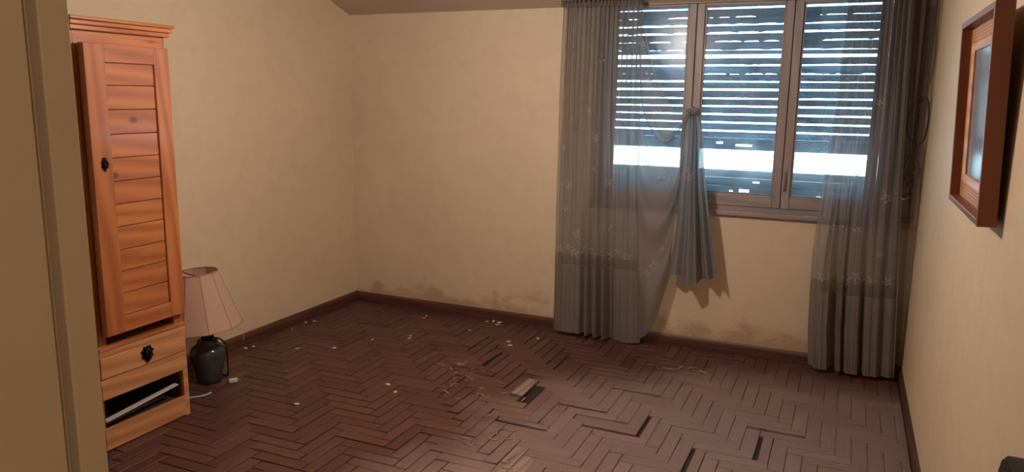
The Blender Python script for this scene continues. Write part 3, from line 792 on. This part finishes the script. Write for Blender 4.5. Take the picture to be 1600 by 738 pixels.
for i in range(NG):
    o = tube('shade_seam', [shade_pt(2 * PI * i / NG, t) for t in (0, .5, 1)], .0018, 'shade_trim', seg=6, res=3); o.parent = shade
for ob in shade.children: ob.matrix_parent_inverse = Matrix.Identity(4)
T_(tube('shade_support', [shp @ Vector((-.115, 0, .318)), shp @ Vector((0, 0, .300)), shp @ Vector((.115, 0, .318))], .003, 'iron'))
T_(tube('shade_stem', [(LX, LY, .40), shp @ Vector((0, 0, .302))], .004, 'iron'))
# cord
dxr = Vector((.69, .72, 0)); dcam = Vector((.72, -.69, 0))
T_(tube('cord', [Vector((LX, LY, .27)) + dxr * .03, Vector((LX, LY, .262)) + dxr * .07 + dcam * .02, Vector((LX, LY, .22)) + dxr * .100 + dcam * .02, Vector((LX, LY, .12)) + dxr * .106 + dcam * .01, Vector((LX, LY, .03)) + dxr * .104, Vector((LX, LY, .006)) + dxr * .09 - dcam * .06, Vector((LX, LY, .006)) + dxr * .02 - dcam * .13], .005, 'cable'))
tx_ = tube('shade_thread', [shade_pt(.75, 0), shade_pt(.75, 0) + Vector((.004, .002, -.06)), shade_pt(.75, 0) + Vector((0, 0, -.13))], .0012, 'white_plastic', seg=5); T_(tx_)

# plug and stick on floor
pg = empty('plug', (.47, 3.235, .004)); tag(pg, 'small white plug lying on the floor beside the lamp', 'plug')
a = box('plug_body', -.030, .022, -.014, .014, .002, .026, 'white_plastic', pg, .006)
for s in (-1, 1): tube('pin', [(.022, s * .008, .013), (.04, s * .008, .013)], .0025, 'steel', pg)
pg.rotation_euler = (0, 0, .9)
wt_ = tube('white_wire', [(.36, 2.86, .006), (.42, 2.95, .006), (.46, 3.0, .005), (.47, 3.06, .005)], .004, 'white_plastic'); tag(wt_, 'short pale wire on the floor between cabinet and lamp', 'wire')

# ================================================================ FRAMED PICTURE
pf = empty('picture_frame', (W - .014, 2.871, 1.352)); tag(pf, 'deep brown box frame with golden woven inner frame on the right wall', 'picture frame')
FW_, FH_, FD_ = .706, .634, .050
def P_(o): o.parent = pf; return o
bt = .020
# local: x from -FD_ (front, into the room) to 0 (wall side), y along wall, z up
P_(box('side_board', -FD_, 0, -FW_ / 2, -FW_ / 2 + bt, 0, FH_, 'frame_brown', bev=.002))
P_(box('side_board', -FD_, 0, FW_ / 2 - bt, FW_ / 2, 0, FH_, 'frame_brown', bev=.002))
P_(box('top_board', -FD_, 0, -FW_ / 2 + bt, FW_ / 2 - bt, FH_ - bt, FH_, 'frame_brown_h', bev=.002))
P_(box('bottom_board', -FD_, 0, -FW_ / 2 + bt, FW_ / 2 - bt, 0, bt, 'frame_brown_h', bev=.002))
def slope_frame(name, y0, y1, z0, z1, wd, xo, xi, mat):
    bm = bmesh.new()
    o_ = [(y0, z0), (y1, z0), (y1, z1), (y0, z1)]; i_ = [(y0 + wd, z0 + wd), (y1 - wd, z0 + wd), (y1 - wd, z1 - wd), (y0 + wd, z1 - wd)]
    A = [bm.verts.new((xo, a, b)) for a, b in o_]; B = [bm.verts.new((xi, a, b)) for a, b in i_]
    C = [bm.verts.new((-.004, a, b)) for a, b in o_]; E = [bm.verts.new((-.004, a, b)) for a, b in i_]
    for k in range(4):
        j = (k + 1) % 4
        bm.faces.new((A[k], A[j], B[j], B[k])); bm.faces.new((B[k], B[j], E[j], E[k])); bm.faces.new((C[k], E[k], E[j], C[j])); bm.faces.new((A[k], C[k], C[j], A[j]))
    return P_(bm_obj(name, bm, mat))
hy = FW_ / 2 - bt
slope_frame('woven_frame', -hy, hy, bt, FH_ - bt, .060, -.018, -.013, 'wicker')
slope_frame('inner_moulding', -hy + .060, hy - .060, bt + .060, FH_ - bt - .060, .022, -.022, -.016, 'pine_pale')
P_(box('picture_glass', -.012, -.006, -hy + .07, hy - .07, bt + .07, FH_ - bt - .07, 'picture_glass'))
pf.rotation_euler = (0, math.radians(-2.1), 0)

# ================================================================ BLACK CHAIR (only a corner of its back shows)
ch = empty('black_chair', (3.85, 1.50, 0)); tag(ch, 'black rounded backrest corner poking in at the bottom right', 'chair')
def H_(o): return keep(o, ch)
bm = bmesh.new()
pr = []
y0, y1, z0, z1, rr_ = 1.28, 1.735, .56, 1.008, .05
for cx_, cz_, a0 in ((y1 - rr_, z1 - rr_, 0), (y0 + rr_, z1 - rr_, 90), (y0 + rr_, z0 + rr_, 180), (y1 - rr_, z0 + rr_, 270)):
    for k in range(7):
        a = math.radians(a0 + 15 * k); pr.append((cx_ + rr_ * math.cos(a), cz_ + rr_ * math.sin(a)))
A = [bm.verts.new((4.035, a, b)) for a, b in pr]; B = [bm.verts.new((4.085, a, b)) for a, b in pr]; n = len(pr)
for i in range(n): bm.faces.new((A[i], A[(i + 1) % n], B[(i + 1) % n], B[i]))
bm.faces.new(A[::-1]); bm.faces.new(B)
bmesh.ops.bevel(bm, geom=[e for e in bm.edges if abs(e.verts[0].co.x - e.verts[1].co.x) < 1e-5], offset=.008, segments=2, affect='EDGES')
H_(bm_obj('backrest', bm, 'black', None))
H_(box('seat', 3.63, 4.06, 1.28, 1.71, .42, .47, 'black', bev=.015))
for x in (3.65, 4.045):
    for y in (1.30, 1.69): H_(tube('leg', [(x, y, .002), (x, y, .42 if x < 4 else .60)], .012, 'iron'))

# ================================================================ CEILING BULB AND ADDED HALL FILL LIGHT
def bulb(name, x, y, z, mat, label):
    e = empty(name, (x, y, ZC)); tag(e, label, 'lamp')
    keep(lathe('ceiling_rose', [(.05, -.0), (.045, -.02), (.012, -.03)], 'white_plastic', None, (x, y, ZC)), e)
    keep(tube('flex', [(x, y, ZC - .03), (x, y, z + .115)], .004, 'cable'), e)
    keep(lathe('socket', [(.018, .06), (.02, .10), (.012, .118)], 'black', None, (x, y, z), 20), e)
    keep(lathe('bulb_glass', [(.006, -.05), (.03, -.043), (.046, -.02), (.05, 0), (.044, .025), (.028, .048), (.017, .06)], mat, None, (x, y, z), 24), e)
bulb('pendant_bulb', 2.22, 3.00, 2.21, 'bulb', 'bare lit bulb hanging from the middle of the room ceiling')
bulb('pendant_bulb', 4.3, -.55, 2.15, 'hall_fill', 'added unseen fill bulb in the hall, lighting the door jamb')  # unseen lamp added to brighten the doorway lining

# ================================================================ DEBRIS ON THE FLOOR
def flake(x, y, r, thick, mat, name, label, group, elong=1.0):
    bm = bmesh.new(); n = random.randint(5, 7); ang = random.uniform(0, PI)
    pts = []
    for i in range(n):
        a = 2 * PI * i / n + random.uniform(-.3, .3); rr2 = r * random.uniform(.6, 1.1)
        px, py = rr2 * math.cos(a) * elong, rr2 * math.sin(a)
        pts.append((px * math.cos(ang) - py * math.sin(ang), px * math.sin(ang) + py * math.cos(ang)))
    A = [bm.verts.new((a, b, .0)) for a, b in pts]; B = [bm.verts.new((a * .9, b * .9, thick)) for a, b in pts]
    for i in range(n): bm.faces.new((A[i], A[(i + 1) % n], B[(i + 1) % n], B[i]))
    bm.faces.new(A[::-1]); bm.faces.new(B)
    o = bm_obj(name, bm, mat); o.location = (x, y, .004)
    o.rotation_euler = (random.gauss(0, .08), random.gauss(0, .08), 0)
    tag(o, label, 'debris', group)
    return o
FLK = [(0.063, 4.395), (0.075, 4.222), (0.10, 4.45), (0.745, 4.274), (0.94, 4.468), (0.787, 4.95), (0.8, 4.89), (0.96, 4.42), (1.316, 5.06), (1.275, 5.03), (1.371, 5.05), (1.384, 4.99), (1.256, 4.778), (1.624, 4.663), (1.016, 3.142), (0.614, 4.009), (0.11, 3.79), (0.09, 3.74), (1.411, 3.529), (1.306, 3.61), (0.403, 3.889), (1.666, 4.591), (1.78, 4.821)]
for x, y in FLK:
    if x < .15 and y > 4: wh, gp = 'beside the left baseboard near the corner', 'flakes by the left baseboard'
    elif x < .15: wh, gp = 'beside the left baseboard behind the lamp', 'flakes behind the lamp'
    elif y > 4.9: wh, gp = 'close to the window wall baseboard', 'flakes by the window wall'
    elif x > 1.2 and y > 4: wh, gp = 'left of the knotted curtain hem', 'flakes left of the curtain'
    elif x > 1.2: wh, gp = 'at the edge of the buckled planks', 'flakes by the buckled planks'
    elif y < 3.5: wh, gp = 'in the middle of the floor, nearest of all', None
    else: wh, gp = 'out on the floor in front of the left corner', 'flakes in front of the corner'
    flake(x, y, random.uniform(.010, .018), .004, 'plaster', 'plaster_flake', 'pale plaster flake lying ' + wh, gp, random.uniform(1, 1.8))
for k in range(70):
    u = random.uniform(0, 1)
    x = 1.45 + .95 * u + random.gauss(0, .10); y = 4.15 - 1.15 * u + random.gauss(0, .12)
    flake(x, y, random.uniform(.0035, .0075), .003, 'splinter', 'wood_splinter', 'thin glossy splinter on the buckled strip of parquet', 'splinters on the buckled parquet', random.uniform(3, 8))
for x, y in ((2.83, 4.68), (2.90, 4.70), (2.76, 4.62), (2.97, 4.66)):
    flake(x, y, .012, .003, 'splinter', 'wood_splinter', 'thin glossy splinter in front of the knotted curtain tail', 'splinters below the window', 4)
bpy.context.view_layer.update()
